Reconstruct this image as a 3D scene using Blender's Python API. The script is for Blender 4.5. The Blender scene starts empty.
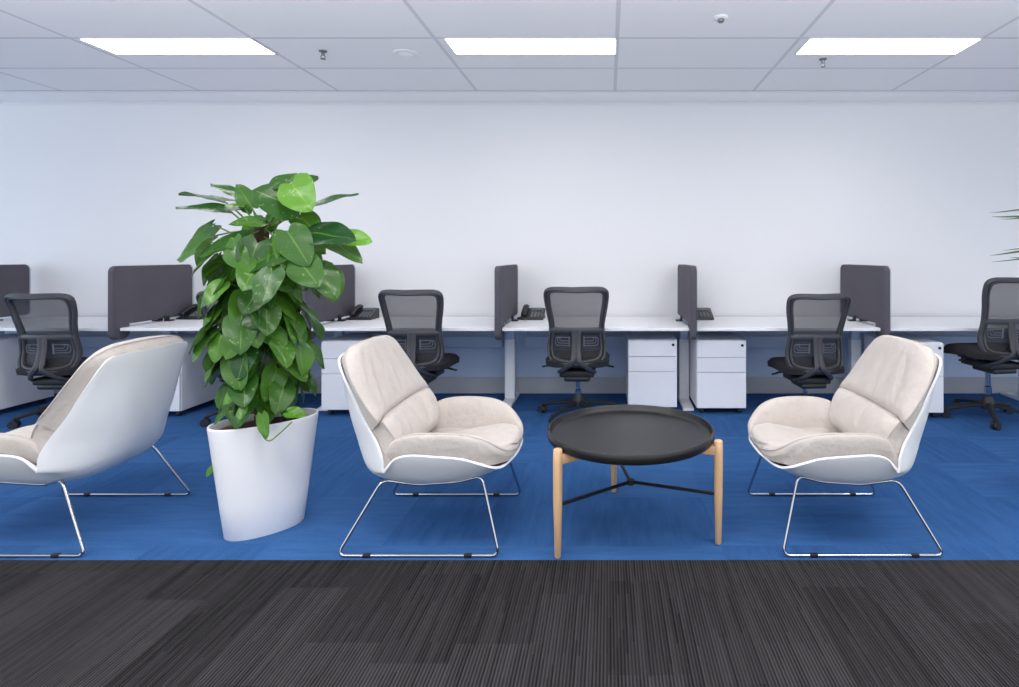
import bpy, bmesh, math, random
from mathutils import Vector, Matrix
random.seed(7)
scn = bpy.context.scene
C = scn.collection
PI = math.pi

# ------------------------------------------------------------------ helpers
def obj(name, verts, faces, mat, parent=None, smooth=True, loc=(0, 0, 0), fix=True):
    me = bpy.data.meshes.new(name)
    me.from_pydata([tuple(v) for v in verts], [], faces)
    me.validate()
    if fix:
        bm = bmesh.new(); bm.from_mesh(me)
        bmesh.ops.recalc_face_normals(bm, faces=bm.faces)
        bm.to_mesh(me); bm.free()
    if smooth:
        me.polygons.foreach_set('use_smooth', [True] * len(me.polygons))
    me.materials.append(mat)
    if smooth: me.set_sharp_from_angle(angle=math.radians(50))
    o = bpy.data.objects.new(name, me); C.objects.link(o)
    o.location = loc
    if parent: o.parent = parent
    return o

class MB:
    """collects shapes that belong to one part"""
    def __init__(s): s.v = []; s.f = []
    def add(s, v, f):
        n = len(s.v); s.v += [Vector(p) for p in v]; s.f += [tuple(i + n for i in q) for q in f]
        return s
    def build(s, name, mat, parent=None, smooth=True, loc=(0, 0, 0)):
        return obj(name, s.v, s.f, mat, parent, smooth, loc)

def rbox(size, loc=(0, 0, 0), bev=0.004, seg=2, rot=None):
    bm = bmesh.new()
    bmesh.ops.create_cube(bm, size=1)
    for v in bm.verts: v.co = Vector((v.co.x * size[0], v.co.y * size[1], v.co.z * size[2]))
    if bev > 0:
        bmesh.ops.bevel(bm, geom=list(bm.edges), offset=min(bev, min(size) * .49), segments=seg, affect='EDGES', profile=.5)
    M = Matrix.Translation(loc)
    if rot: M = M @ rot
    vs = [M @ v.co for v in bm.verts]
    bm.verts.index_update()
    fs = [tuple(v.index for v in f.verts) for f in bm.faces]
    bm.free()
    return vs, fs

def catmull(pts, n=6, closed=False):
    pts = [Vector(p) for p in pts]; out = []
    N = len(pts)
    rng = range(N) if closed else range(N - 1)
    for i in rng:
        if closed: p0, p1, p2, p3 = pts[i - 1], pts[i], pts[(i + 1) % N], pts[(i + 2) % N]
        else:
            p1, p2 = pts[i], pts[i + 1]
            p0 = pts[i - 1] if i > 0 else p1 * 2 - p2
            p3 = pts[i + 2] if i + 2 < N else p2 * 2 - p1
        for k in range(n):
            t = k / n
            out.append(.5 * ((2 * p1) + (p2 - p0) * t + (2 * p0 - 5 * p1 + 4 * p2 - p3) * t * t + (3 * p1 - p0 - 3 * p2 + p3) * t ** 3))
    if not closed: out.append(pts[-1])
    return out

def fillet(pts, r, n=5, closed=False):
    pts = [Vector(p) for p in pts]; out = []; N = len(pts)
    for i in range(N):
        if not closed and i in (0, N - 1): out.append(pts[i]); continue
        p, a, b = pts[i], pts[i - 1], pts[(i + 1) % N]
        d1 = (a - p); d2 = (b - p)
        q = min(r, d1.length * .45, d2.length * .45)
        A = p + d1.normalized() * q; B = p + d2.normalized() * q
        for k in range(n + 1):
            t = k / n
            out.append(A * (1 - t) ** 2 + p * 2 * t * (1 - t) + B * t * t)
    return out

def sweep(path, r, sides=8, closed=False, ry=None, up=None, taper=None):
    """tube along a path; r across, ry along the up direction"""
    path = [Vector(p) for p in path]; N = len(path); ry = ry or r
    v = []; f = []
    prevn = None
    for i in range(N):
        if closed: t = path[(i + 1) % N] - path[i - 1]
        else: t = path[min(i + 1, N - 1)] - path[max(i - 1, 0)]
        t.normalize()
        if up is not None:
            n = Vector(up) - t * t.dot(Vector(up))
            if n.length < 1e-4: n = prevn or Vector((1, 0, 0))
        elif prevn is None:
            n = t.orthogonal()
        else:
            n = prevn - t * t.dot(prevn)
        n.normalize(); prevn = n
        b = t.cross(n)
        k = taper(i / (N - 1)) if taper else 1
        for j in range(sides):
            a = 2 * PI * (j + .5) / sides
            v.append(path[i] + b * (math.cos(a) * r * k) + n * (math.sin(a) * ry * k))
    M = N if closed else N - 1
    for i in range(M):
        for j in range(sides):
            a = i * sides + j; b = i * sides + (j + 1) % sides
            c = ((i + 1) % N) * sides + (j + 1) % sides; d = ((i + 1) % N) * sides + j
            f.append((a, b, c, d))
    if not closed:
        f.append(tuple(range(sides))); f.append(tuple((N - 1) * sides + j for j in range(sides)))
    return v, f

def lathe(prof, seg=24, loc=(0, 0, 0), sx=1, sy=1, cap=True):
    v = []; f = []; n = len(prof); L = Vector(loc)
    for (r, z) in prof:
        for j in range(seg):
            a = 2 * PI * j / seg
            v.append(L + Vector((r * math.cos(a) * sx, r * math.sin(a) * sy, z)))
    for i in range(n - 1):
        for j in range(seg):
            f.append((i * seg + j, i * seg + (j + 1) % seg, (i + 1) * seg + (j + 1) % seg, (i + 1) * seg + j))
    if cap:
        f.append(tuple(range(seg))); f.append(tuple((n - 1) * seg + j for j in range(seg)))
    return v, f

def grid(P, closed_u=False):
    """P[i][j] -> verts, quads"""
    v = [p for row in P for p in row]; n = len(P[0]); f = []
    for i in range(len(P) - 1):
        for j in range(n - 1):
            f.append((i * n + j, i * n + j + 1, (i + 1) * n + j + 1, (i + 1) * n + j))
    return v, f

def prism(poly, axis, a, b):
    """extrude a 2D outline; axis 'x': outline in (y,z); 'y': in (x,z); 'z': in (x,y)"""
    def P(p, t):
        if axis == 'x': return Vector((t, p[0], p[1]))
        if axis == 'y': return Vector((p[0], t, p[1]))
        return Vector((p[0], p[1], t))
    n = len(poly)
    v = [P(p, a) for p in poly] + [P(p, b) for p in poly]
    f = [tuple(range(n)), tuple(range(2 * n - 1, n - 1, -1))]
    for i in range(n): f.append((i, (i + 1) % n, n + (i + 1) % n, n + i))
    return v, f

def bevel_mod(o, w=.004, seg=3, angle=40):
    m = o.modifiers.new('bevel', 'BEVEL'); m.width = w; m.segments = seg; m.limit_method = 'ANGLE'; m.angle_limit = math.radians(angle)
    return o

def tag(o, label, cat, group=None):
    o['label'] = label; o['category'] = cat
    if group: o['group'] = group
    return o
def thing(name, label, cat, loc=(0, 0, 0), rotz=0, group=None):
    o = bpy.data.objects.new(name, None); C.objects.link(o)
    o.empty_display_size = .1
    o.location = loc; o.rotation_euler = (0, 0, rotz)
    return tag(o, label, cat, group)
def copy_tree(o, parent=None):
    c = o.copy(); C.objects.link(c)
    if parent: c.parent = parent
    for ch in list(o.children): copy_tree(ch, c)
    return c
def dup(root, label, loc, rotz=0):
    c = copy_tree(root); c.location = loc; c.rotation_euler = (0, 0, rotz); c['label'] = label
    return c
def struct(o): o['kind'] = 'structure'; return o

# ------------------------------------------------------------------ materials
def srgb(r, g, b):
    f = lambda c: (c / 255 / 12.92) if c / 255 <= .04045 else ((c / 255 + .055) / 1.055) ** 2.4
    return (f(r), f(g), f(b), 1)
def mat(name, col, rough=.5, metal=0, spec=.5, bump=None, var=0, scale=40, coat=0):
    m = bpy.data.materials.new(name); m.use_nodes = True
    nt = m.node_tree; b = nt.nodes['Principled BSDF']
    b.inputs['Base Color'].default_value = col; b.inputs['Roughness'].default_value = rough
    b.inputs['Metallic'].default_value = metal; b.inputs['Specular IOR Level'].default_value = spec
    b.inputs['Coat Weight'].default_value = coat
    tc = nt.nodes.new('ShaderNodeTexCoord')
    if var or bump:
        n = nt.nodes.new('ShaderNodeTexNoise'); n.inputs['Scale'].default_value = scale; n.inputs['Detail'].default_value = 4
        nt.links.new(tc.outputs['Object'], n.inputs['Vector'])
        if var:
            mx = nt.nodes.new('ShaderNodeMix'); mx.data_type = 'RGBA'
            mx.inputs[6].default_value = tuple(c * (1 - var) for c in col[:3]) + (1,)
            mx.inputs[7].default_value = tuple(min(1, c * (1 + var)) for c in col[:3]) + (1,)
            nt.links.new(n.outputs['Fac'], mx.inputs[0]); nt.links.new(mx.outputs[2], b.inputs['Base Color'])
        if bump:
            bp = nt.nodes.new('ShaderNodeBump'); bp.inputs['Strength'].default_value = bump; bp.inputs['Distance'].default_value = .01
            nt.links.new(n.outputs['Fac'], bp.inputs['Height']); nt.links.new(bp.outputs['Normal'], b.inputs['Normal'])
    return m

class NT:
    def __init__(s, m): s.nt = m.node_tree; s.b = s.nt.nodes['Principled BSDF']
    def n(s, t, **k):
        x = s.nt.nodes.new(t)
        for a, v in k.items(): setattr(x, a, v)
        return x
    def l(s, a, b): s.nt.links.new(a, b)
    def math(s, op, a, b=None, c=None):
        x = s.n('ShaderNodeMath', operation=op)
        for i, q in enumerate((a, b, c)):
            if q is None: continue
            if isinstance(q, (int, float)): x.inputs[i].default_value = q
            else: s.l(q, x.inputs[i])
        return x.outputs[0]
    def mix(s, f, a, b):
        x = s.n('ShaderNodeMix', data_type='RGBA')
        for i, q in ((0, f), (6, a), (7, b)):
            if isinstance(q, (int, float, tuple)): x.inputs[i].default_value = q
            else: s.l(q, x.inputs[i])
        return x.outputs[2]
    def pos(s):
        g = s.n('ShaderNodeNewGeometry'); x = s.n('ShaderNodeSeparateXYZ'); s.l(g.outputs['Position'], x.inputs[0])
        return g.outputs['Position'], x.outputs[0], x.outputs[1], x.outputs[2]
    def comb(s, a, b, c=0):
        x = s.n('ShaderNodeCombineXYZ')
        for i, q in enumerate((a, b, c)):
            if isinstance(q, (int, float)): x.inputs[i].default_value = q
            else: s.l(q, x.inputs[i])
        return x.outputs[0]
    def wn(s, v):
        x = s.n('ShaderNodeTexWhiteNoise', noise_dimensions='3D'); s.l(v, x.inputs['Vector']); return x.outputs['Value']
    def noise(s, v, sc, det=3, rough=.5):
        x = s.n('ShaderNodeTexNoise'); s.l(v, x.inputs['Vector']); x.inputs['Scale'].default_value = sc
        x.inputs['Detail'].default_value = det; x.inputs['Roughness'].default_value = rough; return x.outputs['Fac']
    def bump(s, h, strength=.3, dist=.01):
        x = s.n('ShaderNodeBump'); x.inputs['Strength'].default_value = strength; x.inputs['Distance'].default_value = dist
        s.l(h, x.inputs['Height']); s.l(x.outputs['Normal'], s.b.inputs['Normal'])

M = {}
M['wall'] = mat('wall_paint', srgb(230, 230, 233), .7, bump=.03, scale=220)
M['margin'] = mat('ceiling_margin_paint', srgb(242, 242, 245), .7, bump=.03, scale=200)
M['baseboard'] = mat('baseboard_paint', srgb(176, 180, 188), .5, var=.03)
M['white_laminate'] = mat('white_laminate', srgb(240, 240, 243), .38, var=.01, scale=8)
M['white_metal'] = mat('white_powder_coat', srgb(232, 233, 238), .4, bump=.02, scale=500)
M['tray_metal'] = mat('cable_tray_metal', srgb(186, 202, 224), .45, var=.03)  # blue in this colour stands in for carpet bounce under the desks
M['shell'] = mat('white_shell_plastic', srgb(228, 230, 233), .38, var=.01, scale=6)
M['chrome'] = mat('chrome', (.50, .51, .54, 1), .10, metal=1, var=.02)
M['black_plastic'] = mat('black_plastic', srgb(34, 35, 38), .5, var=.08)
M['grey_plastic'] = mat('graphite_plastic', srgb(62, 63, 68), .5, var=.06)
M['lumbar'] = mat('grey_lumbar_plastic', srgb(104, 107, 116), .4, var=.04)
M['chair_fabric'] = mat('black_seat_fabric', srgb(26, 27, 31), .85, var=.15, bump=.2, scale=300)
M['lock'] = mat('dark_lock_metal', srgb(40, 40, 45), .35, metal=.6, var=.05)
M['phone'] = mat('phone_plastic', srgb(38, 39, 44), .45, var=.06)
M['phone_key'] = mat('phone_key_plastic', srgb(120, 122, 130), .5, var=.05)
M['phone_display'] = mat('phone_display', srgb(96, 104, 112), .2, var=.05)
M['tray'] = mat('black_tray_paint', srgb(26, 26, 28), .38, bump=.03, scale=400)
M['black_metal'] = mat('black_metal', srgb(26, 26, 29), .45, var=.05)
M['planter'] = mat('white_planter_plastic', srgb(236, 236, 240), .35, var=.01, scale=5)
M['glide'] = mat('black_glide', srgb(20, 20, 24), .5, var=.05)
M['sprinkler'] = mat('sprinkler_metal', srgb(120, 122, 128), .35, metal=.6, var=.05)
M['detector'] = mat('detector_plastic', srgb(225, 226, 228), .45, var=.02)
M['frame_light'] = mat('light_frame', srgb(222, 223, 227), .5, var=.02)

# screen fabric
m = mat('charcoal_screen_fabric', srgb(82, 79, 88), .9); t = NT(m)
p, x, y, z = t.pos(); f = t.noise(p, 420, 3); g = t.noise(p, 5, 2)
t.l(t.mix(t.math('ADD', t.math('MULTIPLY', f, .7), t.math('MULTIPLY', g, .3)), srgb(66, 63, 72), srgb(98, 95, 104)), t.b.inputs['Base Color'])
t.bump(f, .25, .003); M['screen'] = m

# suede upholstery
m = mat('warm_grey_suede', srgb(214, 205, 198), .85); t = NT(m)
tc = t.n('ShaderNodeTexCoord').outputs['Object']
f = t.noise(tc, 9, 5, .6); h = t.noise(tc, 500, 2); w = t.noise(tc, 22, 3, .55)
t.l(t.mix(f, srgb(186, 177, 170), srgb(206, 197, 190)), t.b.inputs['Base Color'])
t.b.inputs['Sheen Weight'].default_value = .25; t.b.inputs['Specular IOR Level'].default_value = .2
t.bump(t.math('ADD', t.math('MULTIPLY', w, .9), t.math('MULTIPLY', h, .1)), .55, .014); M['suede'] = m
M['piping'] = mat('suede_piping', srgb(186, 177, 172), .85, var=.05, scale=60)

# oak
m = mat('pale_oak', srgb(214, 174, 132), .5); t = NT(m)
tc = t.n('ShaderNodeTexCoord').outputs['Object']
mp = t.n('ShaderNodeMapping'); mp.inputs['Scale'].default_value = (60, 60, 4); t.l(tc, mp.inputs[0])
t.l(t.mix(t.noise(mp.outputs[0], 1.5, 5), srgb(196, 152, 108), srgb(226, 190, 150)), t.b.inputs['Base Color']); M['oak'] = m

# see-through mesh
def mesh_fabric(name, col, alpha):
    m = mat(name, col, .7); t = NT(m)
    tc = t.n('ShaderNodeTexCoord').outputs['Object']
    f = t.noise(tc, 90, 2)
    t.l(t.mix(f, tuple(c * .8 for c in col[:3]) + (1,), tuple(c * 1.2 for c in col[:3]) + (1,)), t.b.inputs['Base Color'])
    t.b.inputs['Alpha'].default_value = alpha
    return m
M['mesh'] = mesh_fabric('woven_black_mesh', srgb(58, 58, 62), .74)
M['mesh_low'] = mesh_fabric('dense_black_mesh', srgb(32, 33, 38), .86)

# soil, moss
m = mat('potting_bark', srgb(70, 44, 32), .95); t = NT(m)
tc = t.n('ShaderNodeTexCoord').outputs['Object']
f = t.noise(tc, 70, 4); t.l(t.mix(f, srgb(38, 22, 16), srgb(112, 74, 54)), t.b.inputs['Base Color']); t.bump(f, 1, .03); M['soil'] = m
M['moss'] = mat('moss_pole_fibre', srgb(74, 56, 40), .95, var=.4, bump=1, scale=90)
M['stem'] = mat('plant_stem', srgb(96, 130, 58), .55, var=.2)

# leaves
m = mat('glossy_leaf', srgb(46, 110, 40), .3, spec=.4); t = NT(m)
at = t.n('ShaderNodeAttribute', attribute_name='tint'); ax = t.n('ShaderNodeAttribute', attribute_name='across')
tc = t.n('ShaderNodeTexCoord').outputs['Object']
base = t.mix(at.outputs['Fac'], srgb(20, 66, 27), srgb(104, 160, 44))
patch = t.math('GREATER_THAN', t.noise(tc, 38, 3, .6), .66)
base = t.mix(t.math('MULTIPLY', patch, .3), base, srgb(176, 208, 96))
mid = t.math('LESS_THAN', t.math('ABSOLUTE', t.math('SUBTRACT', ax.outputs['Fac'], .5)), .022)
base = t.mix(t.math('MULTIPLY', mid, .25), base, srgb(150, 190, 90))
geo = t.n('ShaderNodeNewGeometry')
base = t.mix(t.math('MULTIPLY', geo.outputs['Backfacing'], .5), base, srgb(124, 162, 92))
t.l(base, t.b.inputs['Base Color'])
tr = t.n('ShaderNodeBsdfTranslucent'); t.l(base, tr.inputs['Color'])
ms = t.n('ShaderNodeMixShader'); ms.inputs[0].default_value = .2
out = [n for n in t.nt.nodes if n.type == 'OUTPUT_MATERIAL'][0]
t.l(t.b.outputs[0], ms.inputs[1]); t.l(tr.outputs[0], ms.inputs[2]); t.l(ms.outputs[0], out.inputs['Surface'])
t.bump(t.noise(tc, 30, 3), .2, .01); M['leaf'] = m
M['frond'] = mat('palm_frond', srgb(70, 92, 62), .5, var=.25, scale=20)
M['bark'] = mat('palm_bark', srgb(104, 84, 62), .9, var=.3, bump=.6, scale=40)

# blue carpet
m = mat('blue_carpet', srgb(36, 86, 158), .95, spec=.1); t = NT(m)
p, x, y, z = t.pos()
cell = t.wn(t.comb(t.math('FLOOR', t.math('DIVIDE', x, .5)), t.math('FLOOR', t.math('DIVIDE', y, .5)), 3))
mp1 = t.n('ShaderNodeMapping'); mp1.inputs['Scale'].default_value = (2, 14, 1); mp1.inputs['Rotation'].default_value = (0, 0, .5); t.l(p, mp1.inputs[0])
mp2 = t.n('ShaderNodeMapping'); mp2.inputs['Scale'].default_value = (14, 2, 1); t.l(p, mp2.inputs[0])
s1 = t.noise(mp1.outputs[0], 1.6, 5, .65); s2 = t.noise(mp2.outputs[0], 1.6, 5, .65)
sel = t.math('GREATER_THAN', cell, .5)
st = t.math('ADD', t.math('MULTIPLY', s1, sel), t.math('MULTIPLY', s2, t.math('SUBTRACT', 1, sel)))
fine = t.noise(p, 190, 4, .75)
v = t.math('ADD', t.math('MULTIPLY', st, .34), t.math('ADD', t.math('MULTIPLY', cell, .10), t.math('MULTIPLY', fine, .60)))
rp = t.n('ShaderNodeMapRange'); rp.inputs[1].default_value = .3; rp.inputs[2].default_value = .75; t.l(v, rp.inputs[0])
t.l(t.mix(rp.outputs[0], srgb(26, 64, 114), srgb(68, 112, 168)), t.b.inputs['Base Color'])
t.bump(fine, .5, .006); M['blue_carpet'] = m

# black ribbed carpet
m = mat('black_ribbed_carpet', srgb(48, 46, 49), .95, spec=.1); t = NT(m)
p, x, y, z = t.pos()
tx = t.math('FLOOR', t.math('DIVIDE', x, .25)); off = t.math('MULTIPLY', t.wn(t.comb(tx, 1, 5)), 1.0)
ty = t.math('FLOOR', t.math('ADD', t.math('DIVIDE', y, .5), off))
tile = t.wn(t.comb(tx, ty, 2))
rib = t.math('SINE', t.math('MULTIPLY', x, 2 * PI / .0112))
lane = t.math('FLOOR', t.math('DIVIDE', x, .0112))
seg = t.math('FLOOR', t.math('ADD', t.math('DIVIDE', y, .25), t.math('MULTIPLY', t.wn(t.comb(lane, 4, 9)), 3)))
ln = t.wn(t.comb(lane, ty, 7)); ls = t.wn(t.comb(lane, seg, 8))
fine = t.noise(p, 330, 3, .7)
v = t.math('ADD', t.math('MULTIPLY', t.math('MULTIPLY_ADD', rib, .5, .5), t.math('MULTIPLY_ADD', tile, .5, .25)),
           t.math('ADD', t.math('MULTIPLY', ls, .22), t.math('ADD', t.math('MULTIPLY', ln, .16), t.math('MULTIPLY', fine, .25))))
rp = t.n('ShaderNodeMapRange'); rp.inputs[1].default_value = .15; rp.inputs[2].default_value = 1.05; t.l(v, rp.inputs[0])
t.l(t.mix(rp.outputs[0], srgb(15, 14, 15), srgb(68, 65, 67)), t.b.inputs['Base Color'])
t.bump(t.math('ADD', rib, fine), .4, .004); M['black_carpet'] = m

# ceiling tiles
GX, GY = .06, 4.91
m = mat('mineral_ceiling_tile', srgb(205, 206, 212), .9, spec=.1); t = NT(m)
p, x, y, z = t.pos()
def lines(c, o, s, w):
    fr = t.math('FRACT', t.math('ADD', t.math('DIVIDE', t.math('SUBTRACT', c, o), s), 100.5))
    return t.math('LESS_THAN', t.math('ABSOLUTE', t.math('SUBTRACT', fr, .5)), w / s / 2)
g = t.math('MAXIMUM', lines(x, GX, 1.2, .026), lines(y, GY, .6, .026))
f = t.noise(p, 160, 4, .7)
tile = t.mix(f, srgb(226, 226, 231), srgb(240, 240, 243))
t.l(t.mix(g, tile, srgb(206, 207, 214)), t.b.inputs['Base Color']); t.bump(f, .15, .004); M['ceiling'] = m

def emit(name, col, s):
    m = bpy.data.materials.new(name); m.use_nodes = True; nt = m.node_tree
    b = nt.nodes['Principled BSDF']; b.inputs['Base Color'].default_value = col
    b.inputs['Emission Color'].default_value = col; b.inputs['Emission Strength'].default_value = s
    return m
M['diffuser'] = emit('light_diffuser', (1, .985, .96, 1), 11)

# ------------------------------------------------------------------ setting
H, HC, WY = 1.286, 2.711, 5.26
CARPET = 2.382
BOUNCE_Z = .70
M['blue_bounce'] = mat('lower_wall_painted_bounce', srgb(200, 217, 242), .6, bump=.03, scale=200)  # blue carpet bounce on the lower wall, put into the colour
def box(name, lo, hi, m, parent=None, bev=0):
    s = [hi[i] - lo[i] for i in range(3)]; c = [(hi[i] + lo[i]) / 2 for i in range(3)]
    v, f = rbox(s, c, bev); return obj(name, v, f, m, parent, smooth=False)
X0, X1 = -8.5, 8
struct(box('floor', (X0, CARPET, -.1), (X1, WY, 0), M['blue_carpet']))
struct(box('floor_walkway', (X0, 0, -.1), (X1, CARPET, 0), M['black_carpet']))
struct(box('ceiling', (X0, -5, HC), (X1, GY, HC + .1), M['ceiling']))
struct(box('ceiling_margin', (X0, GY, HC - .004), (X1, WY, HC + .1), M['margin']))
struct(box('trim_1', (X0, GY - .012, HC - .009), (X1, GY + .012, HC - .004), M['frame_light']))
struct(box('trim_2', (X0, WY - .012, HC - .022), (X1, WY, HC - .0045), M['frame_light']))
struct(box('wall_back', (X0, WY, -.1), (X1, WY + .12, HC + .1), M['wall']))
struct(box('bounce_panel', (X0, WY - .006, .152), (X1, WY, BOUNCE_Z), M['blue_bounce'], bev=.002))  # thin panel added to hold the painted blue bounce
struct(box('baseboard_back', (X0, WY - .014, 0), (X1, WY, .152), M['baseboard'], bev=.003))

# ------------------------------------------------------------------ ceiling fittings
def ceiling_light(x0, y0, label):
    t = thing('ceiling_light', label, 'ceiling light', (x0 + .63, y0 + .14, HC), 0, 'recessed linear ceiling lights')
    fr = MB()
    for s in (-1, 1):
        fr.add(*rbox((1.14, .012, .008), (0, s * .143, -.004), .002)); fr.add(*rbox((.012, .298, .008), (s * .566, 0, -.004), .002))
    fr.build('light_frame', M['frame_light'], t, False)
    v, f = rbox((1.122, .274, .006), (0, 0, -.0035), .001); obj('diffuser', v, f, M['diffuser'], t, False)
    for k in (-.2, .2):
        v, f = rbox((.02, .01, .006), (k, .146, -.008), .001); obj('catch', v, f, M['frame_light'], t, False)
ceiling_light(GX - 3.6, 3.71, 'recessed white linear ceiling light over the left armchair, leftmost of the three')
ceiling_light(GX - 1.2, 3.71, 'recessed white linear ceiling light in the middle of the ceiling')
ceiling_light(GX + 1.2, 3.71, 'recessed white linear ceiling light at right, rightmost of the three')

def sprinkler(x, y, label):
    t = thing('fire_sprinkler', label, 'sprinkler', (x, y, HC), 0, 'fire sprinklers in the ceiling')
    v, f = lathe([(.028, 0), (.026, -.006), (.012, -.012), (.010, -.03)], 20); obj('escutcheon', v, f, M['sprinkler'], t)
    mb = MB()
    for s in (-1, 1): mb.add(*sweep(catmull([(s * .009, 0, -.028), (s * .015, 0, -.04), (s * .004, 0, -.056)], 4), .003, 6))
    mb.build('yoke', M['sprinkler'], t)
    v, f = lathe([(.004, -.05), (.018, -.056), (.018, -.058), (.003, -.06)], 16); obj('deflector', v, f, M['sprinkler'], t)
def pc(px, py):
    Y = (HC - H) * 565 / (255 - py); return (px - 608) * Y / 565, Y
sx, sy = pc(323, 51); sprinkler(sx, sy, 'small metal fire sprinkler in ceiling right of the leftmost light')
sx, sy = pc(823, 59); sprinkler(sx, sy, 'small metal fire sprinkler in ceiling just behind the rightmost light')
sx, sy = pc(406, 53.5)
t = thing('ceiling_speaker', 'flush round white ceiling speaker beside the middle light', 'speaker', (sx, sy, HC))
v, f = lathe([(.085, 0), (.083, -.006), (.070, -.008)], 32); obj('rim', v, f, M['detector'], t)
v, f = lathe([(.070, -.005), (.04, -.009), (.001, -.010)], 32); obj('grille', v, f, M['margin'], t)
sx, sy = pc(721, 17)
t = thing('smoke_detector', 'small round white smoke detector on ceiling between two lights', 'smoke detector', (sx, sy, HC))
v, f = lathe([(.042, 0), (.042, -.008), (.036, -.014)], 28); obj('base', v, f, M['detector'], t)
v, f = lathe([(.020, -.012), (.019, -.028), (.012, -.034)], 20); obj('sensor_head', v, f, M['sprinkler'], t)

# ------------------------------------------------------------------ desks
DZ, DF, DB = .713, 4.43, 5.235
JX = [-5.355, -3.855, -2.357, -.857, .665, 2.165, 3.665, 5.165]
JL = [-6.855] + JX
dlabels = {
    -6.855: 'white bench desk at far left, left of the leftmost grey screen',
    -5.355: 'white bench desk between the two leftmost grey screens',
    -3.855: 'white bench desk behind the tall green plant, left part',
    -2.357: 'white bench desk with a clear black phone, between plant and middle screens',
    -.857: 'white bench desk in the middle behind the round black table',
    .665: 'white bench desk with drawers and phone right of the round table',
    2.165: 'white bench desk behind the right armchair, right of the last screen',
    3.665: 'white bench desk at far right running out of the picture'}
def leg_part(x, parent, ox):
    """C-foot leg centred under a joint"""
    lx = x - ox
    mb = MB()
    mb.add(*rbox((.088, .07, .52), (lx, 4.96, .29), .006))
    lg = mb.build('leg', M['white_metal'], parent)
    mb = MB(); mb.add(*rbox((.070, .05, .14), (lx, 4.96, .615), .005)); mb.add(*rbox((.088, .5, .03), (lx, 4.90, .673), .004))
    mb.add(*rbox((.004, .052, .10), (lx + .008, 4.96, .60), .001))
    mb.build('upper_column', M['tray_metal'], lg)
    v, f = prism([(4.655, 0), (5.22, 0), (5.22, .022), (5.0, .036), (4.92, .036), (4.655, .020)], 'x', lx - .045, lx + .045)
    bevel_mod(obj('foot', v, f, M['white_metal'], lg, False), .005)
for i, j in enumerate(JL):
    j1 = JX[i] if i < len(JX) else j + 1.5
    if i >= 8: break
    ox = (j + j1) / 2; w = j1 - j - .054
    t = thing('bench_desk', dlabels[j], 'desk', (ox, 0, 0), 0, 'white bench desks along the wall')
    v, f = rbox((w, DB - DF, .025), (0, (DB + DF) / 2, DZ - .0112), .003, 2); obj('desktop', v, f, M['white_laminate'], t, False)
    leg_part(j, t, ox)
    if i == 7: leg_part(j1, t, ox)
    mb = MB()
    mb.add(*rbox((w - .16, .003, .10), (0, 5.145, .495), .001)); mb.add(*rbox((w - .16, .078, .003), (0, 5.183, .446), .001)); mb.add(*rbox((w - .16, .003, .16), (0, 5.221, .525), .001))
    for s in (-1, 1):
        mb.add(*rbox((.03, .076, .003), (s * (w / 2 - .25), 5.183, .5), .001)); mb.add(*rbox((.03, .004, .12), (s * (w / 2 - .25), 5.223, .63), .001))
    mb.build('cable_tray', M['tray_metal'], t, False)
    mb = MB(); mb.add(*rbox((w - .09, .06, .03), (0, 4.78, DZ - .042), .003)); mb.build('support_rail', M['tray_metal'], t, False)

# grommet on the desk behind the right armchair
t = thing('cable_grommet', 'small flat white cable grommet on desk right of the rightmost grey screen', 'cable grommet', (2.36, 5.05, DZ))
v, f = lathe([(.04, 0), (.039, .004), (.032, .005)], 24); obj('rim', v, f, M['white_metal'], t)
v, f = lathe([(.031, .003), (.03, .006), (.001, .006)], 24); obj('cap', v, f, M['baseboard'], t)

# ------------------------------------------------------------------ dividing screens
def rounded_poly(pts, radii, n=7):
    out = []; N = len(pts)
    for i in range(N):
        p = Vector(pts[i]); a = Vector(pts[i - 1]); b = Vector(pts[(i + 1) % N]); r = radii[i]
        if r == 0: out.append(p); continue
        d1 = (a - p).normalized(); d2 = (b - p).normalized()
        A = p + d1 * r; B = p + d2 * r
        c = A + d2 * r
        for k in range(n + 1):
            ang = k / n * PI / 2
            out.append(c - d2 * r * math.cos(ang) - d1 * r * math.sin(ang))
    return out
SF, SB = 4.375, 5.215
outline = rounded_poly([(SF, .622), (SF, 1.2), (SB, 1.2), (SB, .74), (4.53, .74), (4.53, .622)], [.055, .05, .05, .03, 0, .055])
def screen(x, label):
    t = thing('desk_screen', label, 'desk screen', (x, 0, 0), 0, 'charcoal fabric desk screens')
    v, f = prism(outline, 'x', -.024, .024); bevel_mod(obj('panel', v, f, M['screen'], t, True), .010, 3)
    e = MB(); e.add(*sweep([(.0245, p[0], p[1]) for p in [Vector((q[0] + (.012 if q[0] < 4.8 else -.012) * 0, q[1])) for q in outline]], .0012, 5, True))
    e.build('edge_seam', M['screen'], t)
    for s in (-1, 1):
        mb = MB(); mb.add(*rbox((.05, .07, .012), (s * .052, 4.9, DZ + .006), .004)); mb.add(*rbox((.012, .05, .05), (s * .03, 4.9, DZ + .025), .003))
        mb.build('desk_clamp', M['black_plastic'], t)
slabels = ['charcoal fabric desk screen at the far left edge of the picture', 'charcoal fabric desk screen above the armchair seen from behind',
           'charcoal fabric desk screen partly hidden behind the green plant', 'charcoal fabric desk screen left of the centre office chair',
           'charcoal fabric desk screen between the two drawer pedestals', 'charcoal fabric desk screen behind the right armchair']
for x, l in zip(JX[:6], slabels): screen(x, l)

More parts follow.
